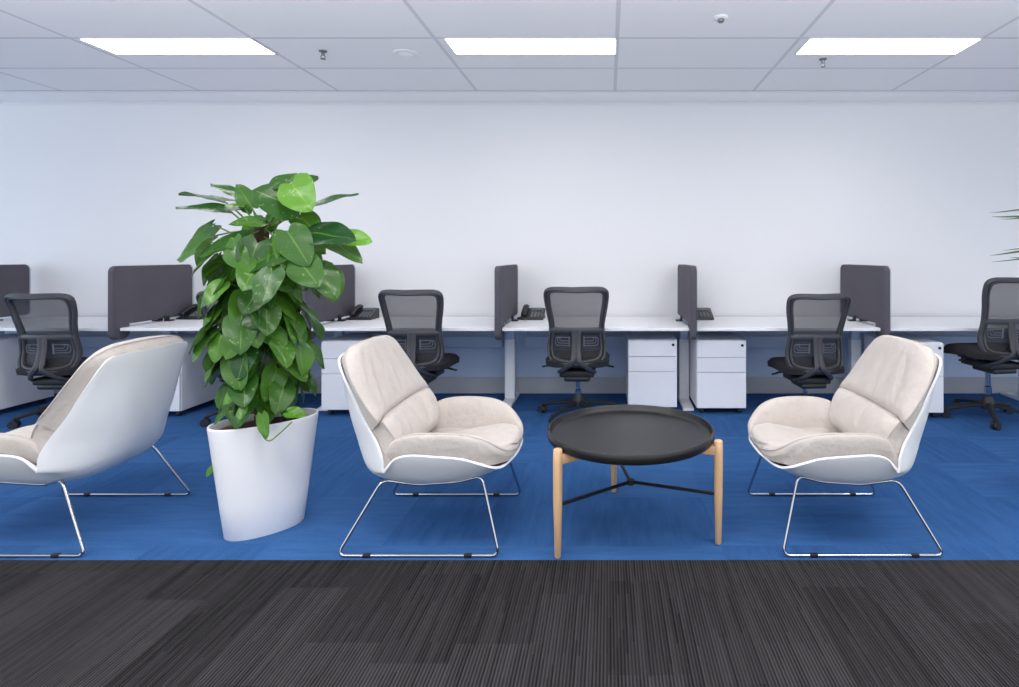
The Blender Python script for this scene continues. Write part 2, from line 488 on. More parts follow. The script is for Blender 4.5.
# ------------------------------------------------------------------ pedestals
def pedestal(loc, rz, label):
    t = thing('drawer_pedestal', label, 'drawer pedestal', loc, rz, 'white mobile drawer pedestals')
    W, D, z0, z1 = .40, .50, .048, .598
    mb = MB(); mb.add(*rbox((W, D - .02, z1 - z0), (0, .01, (z0 + z1) / 2), .004)); mb.build('cabinet', M['white_metal'], t, False)
    hs = [(z1 - .135, z1 - .004), (z1 - .258, z1 - .139), (z0 + .004, z1 - .262)]
    for k, (a, b) in enumerate(hs):
        v, f = rbox((W - .006, .02, b - a), (0, -D / 2 + .01, (a + b) / 2), .003)
        d = obj('drawer', v, f, M['white_metal'], t, False)
        if k == 0:
            v, f = sweep([(W / 2 - .035, -D / 2 + .004, z1 - .04), (W / 2 - .035, -D / 2 - .006, z1 - .04)], .011, 16); obj('lock', v, f, M['lock'], d, False)
    for sx in (-1, 1):
        for sy in (-1, 1):
            mb = MB(); cx, cy = sx * (W / 2 - .05), sy * (D / 2 - .06)
            mb.add(*sweep([(cx - .012, cy, .022), (cx + .012, cy, .022)], .022, 16)); mb.add(*rbox((.034, .03, .02), (cx, cy, .042), .004))
            mb.build('caster', M['black_plastic'], t)
    return t
for x0, fy, lab in ((.162, 4.58, 'white three-drawer pedestal just left of the screen behind the table'),
                    (.716, 4.55, 'white three-drawer pedestal just right of the screen behind the table'),
                    (2.229, 4.42, 'white three-drawer pedestal mostly hidden behind the right armchair'),
                    (-2.286, 4.50, 'white three-drawer pedestal between the plant and the left-centre armchair'),
                    (-3.78, 4.46, 'white pedestal behind the plant whose grey side panel shows'),
                    (-5.26, 4.46, 'white pedestal at the far left edge behind an office chair')):
    pedestal((x0 + .2, fy + .25, 0), 0, lab)

# ------------------------------------------------------------------ phones
def phone(loc, rz, label):
    t = thing('desk_phone', label, 'telephone', loc, rz, 'black desk telephones')
    v, f = prism([(-.10, 0), (.10, 0), (.10, .085), (.085, .092), (-.095, .022)], 'x', -.10, .10)
    bevel_mod(obj('base', v, f, M['phone'], t, False), .006)
    tilt = Matrix.Rotation(math.atan2(.070, .18), 4, 'X')
    mb = MB()
    for i in range(3):
        for j in range(4): mb.add(*rbox((.022, .015, .006), (-.005 + i * .03, -.072 + j * .024, .033 + j * .0093), .002, 1, tilt))
    for j in range(5): mb.add(*rbox((.016, .012, .005), (.083, -.07 + j * .026, .034 + j * .010), .002, 1, tilt))
    mb.build('keypad', M['phone_key'], t)
    v, f = rbox((.10, .05, .006), (.025, .055, .083), .002, 1, tilt); obj('display', v, f, M['phone_display'], t, False)
    path = catmull([(-.07, -.098, .045), (-.07, -.08, .062), (-.07, 0, .095), (-.07, .075, .112), (-.07, .095, .100)], 5)
    v, f = sweep(path, .024, 10, ry=.014, up=(0, 0, 1)); h = obj('handset', v, f, M['phone'], t)
    pts = [(-.07, -.10, .035)]
    for k in range(60):
        a = k / 59; pts.append((-.10 - .03 * math.sin(a * PI) + .006 * math.cos(k * 1.3), -.11 + .16 * a, .010 + .006 * math.sin(k * 1.3)))
    v, f = sweep(pts, .003, 5); obj('coiled_cord', v, f, M['black_plastic'], h)
    return t
def on_desk(px, py):
    Y = (H - DZ) * 565 / (py - 255); return ((px - 608) * Y / 565, Y, DZ)
phone(on_desk(364, 319), 0, 'black desk telephone on the desk between plant and left-centre armchair')
phone(on_desk(533, 319), 0, 'black desk telephone on the middle desk left of the centre chair')
phone((on_desk(701, 319)), 0, 'black desk telephone half hidden behind the screen right of the table')
phone(on_desk(197, 318.5), 0, 'black desk telephone partly hidden behind leaves of the tall plant')
mb = MB(); c0 = on_desk(533, 316)
# ------------------------------------------------------------------ office chairs
def yb(z, x=0):
    tab = [(.42, -.235), (.50, -.215), (.60, -.20), (.73, -.215), (.90, -.262), (1.05, -.315)]
    z = max(.42, min(1.05, z))
    for (a, ya), (b, yb_) in zip(tab, tab[1:]):
        if a <= z <= b:
            s = (z - a) / (b - a); s = s * s * (3 - 2 * s) * .4 + s * .6
            return ya + (yb_ - ya) * s + .055 * (x / .24) ** 2
ring = [(0, 1.03), (.10, 1.032), (.19, 1.03), (.228, 1.012), (.236, .975), (.228, .90), (.212, .81), (.202, .735), (.205, .68),
        (.214, .60), (.214, .53), (.19, .478), (.12, .456), (0, .45)]
ring_full = ring + [(-x, z) for x, z in ring[-2:0:-1]]
def half_w(z):
    side = [(x, z_) for x, z_ in ring if x > .1]
    side = sorted(side, key=lambda q: q[1])
    if z <= side[0][1]: return side[0][0]
    for (xa, a), (xb, b) in zip(side, side[1:]):
        if a <= z <= b: return xa + (xb - xa) * (z - a) / max(b - a, 1e-6)
    return side[-1][0]
def office_chair(label):
    t = thing('office_chair', label, 'office chair', (0, 0, 0), 0, 'black mesh-back office chairs')
    # base
    v, f = lathe([(.03, .075), (.048, .08), (.05, .12), (.038, .15), (.032, .175), (.03, .18)], 20)
    base = obj('base_hub', v, f, M['black_plastic'], t); 
    for k in range(5):
        a = 2 * PI * k / 5 + .35; d = Vector((math.cos(a), math.sin(a), 0))
        path = [d * .03 + Vector((0, 0, .115)), d * .12 + Vector((0, 0, .105)), d * .24 + Vector((0, 0, .085)), d * .315 + Vector((0, 0, .07))]
        v, f = sweep(catmull(path, 4), .022, 8, ry=.016, up=(0, 0, 1), taper=lambda s: 1.15 - .45 * s)
        l = obj('leg', v, f, M['black_plastic'], t)
        mb = MB(); c = d * .31; tn = Vector((-d.y, d.x, 0)); b = Vector((math.cos(a + .9), math.sin(a + .9), 0))
        for s in (-1, 1):
            q = c + b * (s * .014)
            mb.add(*sweep([q + Vector((0, 0, .03)) - b * .010, q + Vector((0, 0, .03)) + b * .010], .030, 16))
        mb.add(*sweep([c + Vector((0, 0, .03)), c + Vector((0, 0, .075))], .010, 8))
        mb.build('caster', M['black_plastic'], t)
    # column
    v, f = lathe([(.026, .15), (.026, .21), (.019, .215), (.019, .40)], 16); obj('gas_column', v, f, M['chrome'], t)
    up = []
    # mechanism
    mb = MB(); mb.add(*rbox((.27, .30, .055), (0, -.02, .368), .014)); mb.add(*rbox((.20, .22, .04), (0, -.06, .328), .014)); mb.add(*rbox((.34, .2, .018), (0, .02, .408), .006))
    up.append(mb.build('tilt_mechanism', M['black_plastic'], t))
    for s in (-1, 1):
        mb = MB(); mb.add(*sweep(catmull([(s * .1, .0, .40), (s * .20, -.01, .410), (s * .25, -.03, .405)], 4), .009, 8)); mb.add(*sweep([(s * .245, -.028, .405), (s * .285, -.04, .400)], .012, 8, ry=.007, up=(0, 0, 1)))
        up.append(mb.build('lever', M['black_plastic'], t))
    # seat cushion
    P = []; NN = 20
    mb = MB(); prof = []
    top = []; bot = []
    for i in range(NN + 1):
        a = -1 + 2 * i / NN; rt = []; rb = []
        for j in range(NN + 1):
            b = -1 + 2 * j / NN
            # square -> rounded outline
            k = (abs(a) ** 5 + abs(b) ** 5) ** .2; m_ = max(abs(a), abs(b)); q = m_ / k if k > 0 else 1
            x, y = a * q * .25, b * q * .245
            e = (1 - m_ ** 6)
            rt.append(Vector((x, y + .01, .472 + .036 * e ** .5 - (.025 * max(0, b) ** 2) + .010 * (a * a) * e)))
            rb.append(Vector((x * .985, (y) * .985 + .01, .432 - .012 * e ** .5 - .02 * max(0, b) ** 2)))
        top.append(rt); bot.append(rb)
    mb.add(*grid(top)); mb.add(*grid(bot))
    n1 = (NN + 1) ** 2; W_ = NN + 1
    rim = [i for i in range(W_)] + [W_ * k + NN for k in range(1, W_)] + [W_ * NN + k for k in range(NN - 1, -1, -1)] + [W_ * k for k in range(NN - 1, 0, -1)]
    for k in range(len(rim)):
        a, b = rim[k], rim[(k + 1) % len(rim)]; mb.f.append((a, b, b + n1, a + n1))
    up.append(mb.build('seat', M['chair_fabric'], t))
    # back frame
    loop = catmull([(x, yb(z, x), z) for x, z in ring_full], 5, True)
    mb = MB(); mb.add(*sweep(loop, .019, 8, True, ry=.013, up=None) if False else sweep(loop, .013, 8, True, ry=.021, up=None))
    # wide flat rim towards the inside
    ins = [Vector((p.x * (.90 if p.z > .70 else .88), yb(p.z) + .055 * (p.x / .24) ** 2 - .004, .745 + (p.z - .745) * (.955 if p.z > .745 else .93))) for p in loop]
    mb.add(*sweep(ins, .014, 8, True, ry=.017))
    frame = mb.build('back_frame', M['grey_plastic'], t); up.append(frame)
    # cross bar + spine + yoke
    mb = MB()
    xb = [(x, yb(.71, x) - .004, .712) for x in [-.195 + .39 * k / 12 for k in range(13)]]
    mb.add(*sweep(xb, .012, 8, ry=.022, up=(0, 0, 1)))
    for s in (-1, 1):
        pth = catmull([(s * .018, yb(.71) - .008, .71), (s * .016, yb(.62) - .022, .62), (s * .018, yb(.53) - .03, .53), (s * .03, yb(.47) - .035, .475), (s * .085, -.225, .425), (s * .130, -.17, .385), (s * .125, -.09, .37)], 5)
        mb.add(*sweep(pth, .020, 8, ry=.012, up=(0, 1, .2)))
    mb.add(*rbox((.035, .02, .2), (0, yb(.6) - .018, .60), .008))
    up.append(mb.build('back_spine', M['grey_plastic'], t))
    # mesh panels
    P = []
    for i in range(13):
        z = .728 + (1.018 - .728) * i / 12; w = half_w(min(z, 1.0)) - .012
        P.append([Vector((w * (-1 + 2 * j / 12), yb(z, w * (-1 + 2 * j / 12)) + .008, z)) for j in range(13)])
    v, f = grid(P); up.append(obj('upper_mesh', v, f, M['mesh'], t))
    P = []
    for i in range(11):
        z = .462 + (.70 - .462) * i / 10; w = half_w(max(z, .478)) - .012
        if z < .5: w = .13 + (w - .13) * max(0, (z - .455) / .045)
        P.append([Vector((w * (-1 + 2 * j / 12), yb(z, w * (-1 + 2 * j / 12)) + .008, z)) for j in range(13)])
    v, f = grid(P); up.append(obj('lower_mesh', v, f, M['mesh_low'], t))
    # lumbar pad rings
    for s in (-1, 1):
        mb = MB()
        mb.add(*sweep([(s * .055, yb(.592, .055) + .004, .585), (s * .055, yb(.655, .055) + .004, .662)], .006, 6))
        for k in (0, 1, 2):
            e = .018 * k
            pp = fillet([(s * .05, 0, .655), (s * (.165 - e), 0, .655), (s * (.165 - e), 0, .592 + e), (s * .05, 0, .592 + e)], .022, 4)
            mb.add(*sweep([(p.x, yb(p.z, p.x) + .002, p.z) for p in pp], .0032, 6))
        up.append(mb.build('lumbar_support', M['lumbar'], t))
    for o in up: o['lift'] = 1
    return t
def place_chair(o, x, y, rz, dz):
    o.location = (x, y, 0); o.rotation_euler = (0, 0, math.radians(rz))
    for ch in o.children:
        if ch.get('lift'): ch.location.z = dz
        elif ch.name.startswith('gas_column'): ch.location.z = dz * .6
chairs = [(-1.475, 4.50, -3, -.02, 'black mesh office chair behind the left-centre armchair'),
          (-.237, 4.52, -1, 0, 'black mesh office chair in the centre behind the round table'),
          (1.57, 4.50, 5, -.05, 'black mesh office chair left of the right armchair back'),
          (2.985, 4.44, 9, .075, 'black mesh office chair at the right edge of the picture'),
          (-4.235, 4.45, 1, -.045, 'black mesh office chair at the left edge behind the rear-view armchair'),
          (-2.85, 4.50, 0, -.03, 'black mesh office chair hidden behind the tall green plant')]
proto = office_chair(chairs[0][4])
allc = [proto]
for c in chairs[1:]:
    o = copy_tree(proto); o['label'] = c[4]; allc.append(o)
for o, c in zip(allc, chairs): place_chair(o, *c[:4])
for o in bpy.data.objects:
    if o.get('lift'): del o['lift']

# ------------------------------------------------------------------ shell armchairs (facing +x, width along y)
ST = [  # centre (u,z)          edge (u,v,z)
    ((-.384, .842), (-.375, .165, .842)), ((-.386, .825), (-.367, .214, .836)), ((-.388, .795), (-.358, .243, .815)),
    ((-.388, .74), (-.328, .262, .757)), ((-.382, .65), (-.283, .276, .68)), ((-.365, .55), (-.236, .288, .59)),
    ((-.340, .46), (-.170, .305, .490)), ((-.312, .395), (-.142, .315, .425)), ((-.280, .345), (-.138, .314, .368)),
    ((-.225, .295), (-.122, .316, .384)), ((-.150, .264), (-.085, .324, .425)), ((-.04, .246), (-.02, .330, .442)),
    ((.08, .250), (.08, .330, .437)), ((.19, .267), (.19, .325, .426)), ((.27, .298), (.262, .312, .402)),
    ((.330, .328), (.312, .288, .378)), ((.374, .352), (.350, .245, .362)), ((.394, .368), (.377, .15, .366))]
def build_shell(parent):
    cs = catmull([(c[0], 0, c[1]) for c, e in ST], 4); es = catmull([e for c, e in ST], 4)
    P = []; n = 24
    for c, e in zip(cs, es):
        row = []; ex = 2.6 + .8 * min(1, max(0, (.45 - c.z) / .15))
        for j in range(n + 1):
            a = -1 + 2 * j / n; s = 1 if a >= 0 else -1; q = abs(a)
            k = q ** ex
            row.append(Vector((c.x + (e.x - c.x) * k, s * e.y * (q ** .93), c.z + (e.z - c.z) * k)))
        P.append(row)
    v, f = grid(P)
    o = obj('shell', v, f, M['shell'], parent)
    md = o.modifiers.new('thick', 'SOLIDIFY'); md.thickness = .010; md.offset = 0
    md = o.modifiers.new('bev', 'BEVEL'); md.width = .003; md.segments = 2; md.limit_method = 'ANGLE'
    return P
def shell_pt(P, fs, a):
    """point on the shell at station fraction fs (0..1), lateral a"""
    i = fs * (len(P) - 1); i0 = min(int(i), len(P) - 2); r = i - i0
    n = len(P[0]) - 1; j = (a + 1) / 2 * n; j0 = min(int(j), n - 1); q = j - j0
    A = P[i0][j0].lerp(P[i0][j0 + 1], q); B = P[i0 + 1][j0].lerp(P[i0 + 1][j0 + 1], q)
    return A.lerp(B, r)
def pillow(name, P, cen, edg, fs0, fs1, bulge, parent, folds, topsq=6):
    """cushion: seam frame from centre/edge curves, puffed front, back lying in the shell"""
    NB, NA = 26, 30
    cs = catmull(cen, 8); es = catmull(edg, 8)
    def lerpc(c, b):
        i = b * (len(c) - 1); i0 = min(int(i), len(c) - 2); return c[i0].lerp(c[i0 + 1], i - i0)
    front = []; back = []; seam = []
    for ib in range(NB + 1):
        b = ib / NB; c = lerpc(cs, b); e = lerpc(es, b); fr = []; bk = []
        for ia in range(NA + 1):
            a = -1 + 2 * ia / NA; s = 1 if a >= 0 else -1; q = abs(a)
            k = q ** 2.6
            p = Vector((c.x + (e.x - c.x) * k, s * e.y * q ** .96, c.z + (e.z - c.z) * k))
            nrm = Vector((.86, -s * .35 * q, .5)).normalized()
            eb = 1 - (abs(2 * b - 1)) ** topsq; ea = 1 - q ** 6
            h = max(0, eb * ea) ** .6
            fd = 0
            for (a0, wd, amp, sl, bmid, bw) in folds:
                d = (a - a0 - sl * (b - .5)) / wd
                fd += amp * math.exp(-d * d) * math.exp(-((b - bmid) / bw) ** 2)
            fr.append(p + nrm * (bulge * h + fd * h))
            bs = shell_pt(P, fs0 + (fs1 - fs0) * b, a * .95)
            bk.append(bs + Vector((.010, 0, .004)))
        front.append(fr); back.append(bk)
    mb = MB(); mb.add(*grid(front)); n1 = len(mb.v); mb.add(*grid(back))
    W_ = NA + 1
    rim = list(range(W_)) + [W_ * k + NA for k in range(1, NB + 1)] + [W_ * NB + k for k in range(NA - 1, -1, -1)] + [W_ * k for k in range(NB - 1, 0, -1)]
    for k in range(len(rim)):
        a, b = rim[k], rim[(k + 1) % len(rim)]; mb.f.append((a, b, b + n1, a + n1))
    sp = [mb.v[i].copy() for i in rim]
    o = mb.build(name, M['suede'], parent)
    # smooth the seam loop a little
    for _ in range(3): sp = [(sp[i - 1] + sp[i] * 2 + sp[(i + 1) % len(sp)]) / 4 for i in range(len(sp))]
    v, f = sweep(sp, .0035, 6, True); obj('piping', v, f, M['piping'], o)
    return o
SC = [  # u, seam half width, seam z, seat centre z, low half width, low z
    (-.165, .262, .40, .335, .262, .37), (-.135, .286, .452, .338, .283, .385), (-.10, .303, .498, .344, .296, .395), (-.03, .315, .522, .355, .308, .405),
    (.08, .318, .528, .374, .311, .405), (.19, .312, .521, .396, .304, .398), (.265, .297, .500, .412, .291, .385), (.312, .275, .470, .416, .268, .378),
    (.348, .243, .438, .416, .236, .376), (.372, .200, .417, .411, .196, .376), (.384, .145, .402, .402, .142, .376), (.390, .08, .390, .391, .08, .377)]
SZ = [(-.225, .295), (-.15, .264), (-.04, .246), (.08, .250), (.19, .267), (.27, .298), (.33, .328), (.374, .352), (.394, .368)]
def shell_z(u):
    for (a, za), (b, zb) in zip(SZ, SZ[1:]):
        if a <= u <= b: return za + (zb - za) * (u - a) / (b - a)
    return SZ[-1][1]
def build_armchair(label):
    t = thing('lounge_chair', label, 'armchair', (0, 0, 0), 0, 'white shell lounge chairs')
    P = build_shell(t)
    # seat cushion with raised side wings
    rows = catmull([(u, ws, zs) for u, ws, zs, zc, wl, zl in SC], 4); rows2 = catmull([(zc, wl, zl) for u, ws, zs, zc, wl, zl in SC], 4)
    G = []; seamL = []; seamR = []
    for ri, (r, q) in enumerate(zip(rows, rows2)):
        u, ws, zs = r; zc, wl, zl = q
        rise = zs - zc
        half = [(wl - .014, zl - .004), (wl + .006, (zl + zs) / 2 - .004), (ws + .004, zs - .018), (ws - .006, zs), (ws - .028, zs + .004 - rise * .06), (ws - .050, zs - rise * .34), (ws - .064, zc + rise * .20), (ws - .071, zc - .005), (ws - .088, zc + .006), (ws * .56, zc + .011), (ws * .33, zc + .012), (0, zc + .012)]
        full = [Vector((u, -a, b)) for a, b in half] + [Vector((u, a, b)) for a, b in half[-2::-1]]
        sec = catmull(full, 4)
        bz = shell_z(u) + .012
        low = [Vector((u, wl * .86 * (1 - 2 * k / 8), bz + (zl - .01 - bz) * abs(1 - 2 * k / 8) ** 2.2)) for k in range(9)]
        seamL.append(Vector((u, -ws + .004, zs))); seamR.append(Vector((u, ws - .004, zs)))
        # soft crumples on the outer side and seat
        for p in sec:
            if p.z > zc and abs(p.y) > wl * .9: p.y += math.copysign(.003 * math.sin(u * 60 + p.z * 45) , p.y)
            if abs(p.y) < .2: p.z += .003 * math.sin(p.y * 30 + u * 14) * math.cos(u * 19)
        G.append(sec + low)
    n = len(G[0]); v = [p for row in G for p in row]; f = []
    for i in range(len(G) - 1):
        for j in range(n):
            f.append((i * n + j, i * n + (j + 1) % n, (i + 1) * n + (j + 1) % n, (i + 1) * n + j))
    f.append(tuple(range(n))); f.append(tuple((len(G) - 1) * n + j for j in range(n)))
    o = obj('seat_cushion', v, f, M['suede'], t)
    path = seamL + seamR[::-1]
    v, f = sweep(catmull(path[::2], 2), .0036, 6); obj('piping', v, f, M['piping'], o)
    # lower back cushion
    pillow('lumbar_cushion', P, [(-.105, 0, .385), (-.115, 0, .44), (-.145, 0, .51), (-.188, 0, .578)],
           [(-.075, .255, .40), (-.080, .280, .45), (-.105, .302, .52), (-.142, .312, .578)], .52, .33, .045, t,
           [(-.3, .10, -.010, .3, .75, .5), (.1, .08, -.008, -.3, .8, .5), (.45, .09, -.010, .2, .6, .5), (-.65, .08, -.008, .3, .6, .5)], 4)
    pillow('back_cushion', P, [(-.185, 0, .572), (-.226, 0, .66), (-.275, 0, .77), (-.315, 0, .85), (-.340, 0, .880)],
           [(-.150, .334, .578), (-.210, .328, .655), (-.274, .312, .755), (-.316, .274, .830), (-.340, .20, .870)], .33, .02, .036, t,
           [(-.45, .07, -.012, .25, .25, .35), (-.1, .06, -.010, -.15, .3, .4), (.2, .07, -.011, .2, .25, .35), (.5, .06, -.009, -.3, .35, .4), (-.7, .06, -.008, .5, .5, .4)], 8)
    # sled frame: two wire loops joined under the seat
    mb = MB()
    for s in (-1, 1):
        loop = fillet([(-.335, s * .307, .0085), (.352, s * .307, .0085), (.265, s * .24, .320), (.15, s * .20, .278), (-.04, s * .18, .258), (-.172, s * .24, .303)], .035, 6, True)
        mb.add(*sweep(loop, .0065, 8, True))
    for u, zz, vv in ((-.04, .256, .18), (.15, .276, .20)): mb.add(*sweep([(u, -vv, zz), (u, vv, zz)], .0055, 8))
    fr = mb.build('sled_frame', M['chrome'], t)
    for s in (-1, 1):
        for u in (-.21, .22):
            v, f = rbox((.034, .017, .016), (u, s * .307, .009), .003); obj('floor_glide', v, f, M['glide'], fr)
    return t
AC = build_armchair('beige suede armchair in white shell facing right, left of the round table')
AC.location = (-.815, 2.708, 0)
dup(AC, 'beige suede armchair in white shell facing left, right of the round table', (1.095, 2.71, 0), PI)
dup(AC, 'white shell armchair seen from behind, cropped at left edge of picture', (-2.557, 2.708, 0), PI)

# ------------------------------------------------------------------ round table
TX, TY = .106, 2.662
t = thing('coffee_table', 'round black tray coffee table on three pale wooden legs', 'coffee table', (TX, TY, 0))
R = .388
v, f = lathe([(.001, .432), (R - .03, .432), (R - .008, .435), (R, .443), (R + .001, .476), (R - .002, .480), (R - .008, .480), (R - .011, .476), (R - .013, .455), (R - .02, .449), (R - .05, .448), (.001, .448)], 96)
obj('tray_top', v, f, M['tray'], t)
for (px, py) in ((-.2087, 2.406), (.494, 2.514), (.0326, 3.066)):
    d = Vector((px - TX, py - TY, 0)); L = d.length; d.normalize(); r = .412
    prof = [(.010, 0), (.0135, .004), (.0195, .24), (.0205, .40), (.0195, .458), (.016, .462)]
    v, f = lathe(prof, 20, d * r); obj('leg', v, f, M['oak'], t)
    ang = math.atan2(d.y, d.x); rt = Matrix.Rotation(ang, 4, 'Z')
    v, f = rbox((.22, .032, .042), d * (r - .11) + Vector((0, 0, .4155)), .005, 2, rt); obj('bracket', v, f, M['oak'], t)
    v, f = sweep([(0, 0, .218), d * (r - .01) + Vector((0, 0, .222))], .0085, 6); obj('stretcher', v, f, M['black_metal'], t, False)
v, f = lathe([(.018, .206), (.018, .230)], 16); obj('stretcher_hub', v, f, M['black_metal'], t, False)

# ------------------------------------------------------------------ potted plant
PX, PYY = -1.615, 2.664
pl = thing('potted_plant', 'tall leafy green climbing plant in an oval white planter on the blue carpet', 'potted plant', (PX, PYY, 0), 0)
A_, B_, ANG = .230, .130, math.radians(42)
def oval(prof, seg=64):
    v = []; f = []
    for (k, z) in prof:
        for j in range(seg):
            a = 2 * PI * j / seg
            c, s = math.cos(a), math.sin(a)
            x = A_ * k * math.copysign(abs(c) ** .92, c); y = B_ * k * math.copysign(abs(s) ** .92, s)
            v.append(Vector((x * math.cos(ANG) - y * math.sin(ANG), x * math.sin(ANG) + y * math.cos(ANG), z)))
    n = len(prof)
    for i in range(n - 1):
        for j in range(seg): f.append((i * seg + j, i * seg + (j + 1) % seg, (i + 1) * seg + (j + 1) % seg, (i + 1) * seg + j))
    f.append(tuple(range(seg))); f.append(tuple((n - 1) * seg + j for j in range(seg)))
    return v, f
v, f = oval([(.66, .001), (.69, 0), (.71, .004), (.80, .16), (.885, .32), (.96, .46), (.985, .505), (.985, .512), (.975, .516), (.955, .516), (.94, .512), (.93, .49), (.90, .44)])
obj('planter', v, f, M['planter'], pl)
P = []
v, f = oval([(.93, .482), (.7, .492), (.4, .497), (.05, .498)], 48); obj('soil', v, f, M['soil'], pl)
polex, poley = -.03, .02
v, f = sweep(catmull([(polex, poley, .48), (polex + .003, poley, .8), (polex - .004, poley + .003, 1.15), (polex, poley, 1.43)], 6), .032, 10); obj('moss_pole', v, f, M['moss'], pl)

LV = []; LF = []; LT = []; LA = []
def leaf(base, d, nrm, L, tint, droop=.25, wf=.40, fold=.18):
    d = d.normalized(); nrm = (nrm - d * nrm.dot(d)).normalized(); side = d.cross(nrm)
    n0 = len(LV); NT_, NS = 9, 6
    tw = random.uniform(-.25, .25)
    for i in range(NT_ + 1):
        tt = i / NT_
        w = L * wf * (1.36 * (tt + .10) ** .34 * (1 - tt) ** .70 if tt < 1 else 0)
        if i == 0: w = L * wf * .50
        for j in range(NS + 1):
            s = -1 + 2 * j / NS; q = abs(s)
            al = tt * L - .30 * L * (q ** .8) * (1 - q ** 3 * .6) * (1 - tt) ** 4
            p = base + d * al + side * (w * s) + nrm * (fold * w * q ** 1.2 + .02 * L * math.sin(tt * 9 + s * 3))
            p = p + nrm * (tw * w * s * tt)
            bend = droop * L * tt * tt
            p = p - nrm * bend * .6 - Vector((0, 0, bend * .5))
            LV.append(p); LT.append(tint); LA.append((s + 1) / 2)
    for i in range(NT_):
        for j in range(NS):
            LF.append((n0 + i * (NS + 1) + j, n0 + i * (NS + 1) + j + 1, n0 + (i + 1) * (NS + 1) + j + 1, n0 + (i + 1) * (NS + 1) + j))
stems = MB()
def petiole(a, b, r=.003, sag=.3):
    a = Vector(a); b = Vector(b); mid = a.lerp(b, .5) + Vector((0, 0, sag * (b - a).length * .3))
    stems.add(*sweep(catmull([a, mid, b], 4), r, 5))
pole = Vector((polex, poley, 0))
def radius_at(z):
    tab = [(.50, .17), (.60, .22), (.72, .25), (.9, .265), (1.1, .28), (1.25, .29), (1.40, .27)]
    for (a, ra), (b, rb) in zip(tab, tab[1:]):
        if a <= z <= b: return ra + (rb - ra) * (z - a) / (b - a)
    return tab[-1][1] if z > 1.4 else tab[0][1]
N_ = 175
for k in range(N_):
    z = .60 + (1.34 - .60) * ((k + random.random()) / N_)
    th = k * 2.39996 + random.uniform(-.4, .4)
    out = Vector((math.cos(th), math.sin(th), 0))
    Rr = radius_at(z); inner = random.random() < .35
    r = Rr * (random.uniform(.2, .45) if inner else random.uniform(.5, .75))
    L = random.uniform(.105, .165) * (1.0 if z > .8 else .85)
    b = pole + out * r + Vector((0, 0, z + .03))
    dn = random.uniform(.55, 1.25)
    d = out * random.uniform(.3, .8) + Vector((0, 0, -dn)) + Vector((-out.y, out.x, 0)) * random.uniform(-.8, .8)
    nrm = out * 1.0 + Vector((random.uniform(-.35, .35), random.uniform(-.35, .35), random.uniform(.3, .9)))
    tint = random.choice([.05, .12, .2, .2, .3, .35, .45, .6]) + random.uniform(0, .1)
    leaf(b, d, nrm, L, tint, random.uniform(.05, .35), random.uniform(.50, .62), random.uniform(.05, .28))
    petiole(pole + out * .025 + Vector((0, 0, z - .05)), b, .0026)
# crown leaves: (base px, tip px, depth offset base, depth offset tip, facing, width, tint)
def wp(px, py, dy):
    Y = PYY + dy; return Vector(((px - 608) * Y / 565 - PX, dy, H - (py - 255) * Y / 565))
crown = [((297, 208), (254, 188), 0, -.06, (0, -.8, .7), .50, .15), ((284, 186), (296, 172), -.02, .06, (-.2, -.7, .8), .75, .2),
         ((300, 184), (317, 175), .02, .08, (.1, -.6, .9), .5, .1), ((292, 184), (310, 207), -.04, -.12, (.1, -.9, .2), .46, .75),
         ((316, 205), (356, 191), .0, .1, (0, -.25, 1), .30, .15), ((311, 233), (353, 236), -.05, -.10, (0, -.7, .8), .36, .02),
         ((346, 237), (371, 240), .0, .02, (0, -.8, .6), .42, 1.0), ((328, 238), (361, 259), .05, .02, (.3, -.6, .7), .30, .4),
         ((240, 196), (212, 181), .05, .12, (0, -.2, 1), .18, .2), ((252, 207), (236, 184), .02, .02, (-.4, -.6, .6), .38, .3),
         ((224, 201), (181, 190), .1, .16, (0, -.10, 1), .30, .1), ((230, 211), (178, 203), -.02, .0, (0, -.22, 1), .30, .1),
         ((244, 206), (225, 205), 0, -.06, (-.2, -.6, .8), .42, .6), ((262, 222), (230, 222), -.05, -.12, (-.2, -.7, .7), .42, .35),
         ((212, 224), (190, 238), -.02, -.03, (-.5, -.7, .5), .30, .2), ((214, 236), (177, 256), .05, .07, (-.4, -.6, .6), .42, .35),
         ((246, 238), (199, 253), -.08, -.16, (-.2, -.7, .7), .42, .15), ((232, 256), (202, 273), .0, .0, (-.5, -.6, .5), .28, .55),
         ((284, 250), (237, 268), -.12, -.20, (-.1, -.8, .6), .42, .12), ((270, 285), (254, 300), -.2, -.26, (0, -.9, .5), .5, .2),
         ((288, 232), (308, 262), -.1, -.16, (.3, -.9, .3), .40, .2), ((300, 216), (318, 232), .03, .0, (.3, -.7, .6), .48, .4),
         ((318, 268), (336, 296), -.05, -.07, (.5, -.8, .3), .42, .3), ((300, 262), (318, 284), -.14, -.18, (.2, -.9, .3), .5, .25),
         ((272, 272), (262, 302), -.22, -.30, (0, -.9, .4), .44, .15), ((252, 222), (262, 240), .05, 0, (-.2, -.8, .5), .45, .75),
         ((276, 214), (268, 232), .08, .05, (0, -.8, .5), .45, .45), ((330, 272), (334, 300), .02, 0, (.5, -.7, .3), .42, .45),
         ((305, 238), (325, 252), .08, .1, (.2, -.6, .7), .45, .5), ((240, 250), (222, 262), .08, .1, (-.3, -.6, .7), .4, .7)]
for (b, tp, d0, d1, nr, w, ti) in crown:
    B = wp(b[0], b[1], d0); T = wp(tp[0], tp[1], d1)
    d = T - B; leaf(B, d, Vector(nr), d.length * 1.05, ti, .08, w * 1.25, .12)
    petiole(pole + Vector((random.uniform(-.02, .02), random.uniform(-.02, .02), random.uniform(1.28, 1.42))), B, .004, .15)
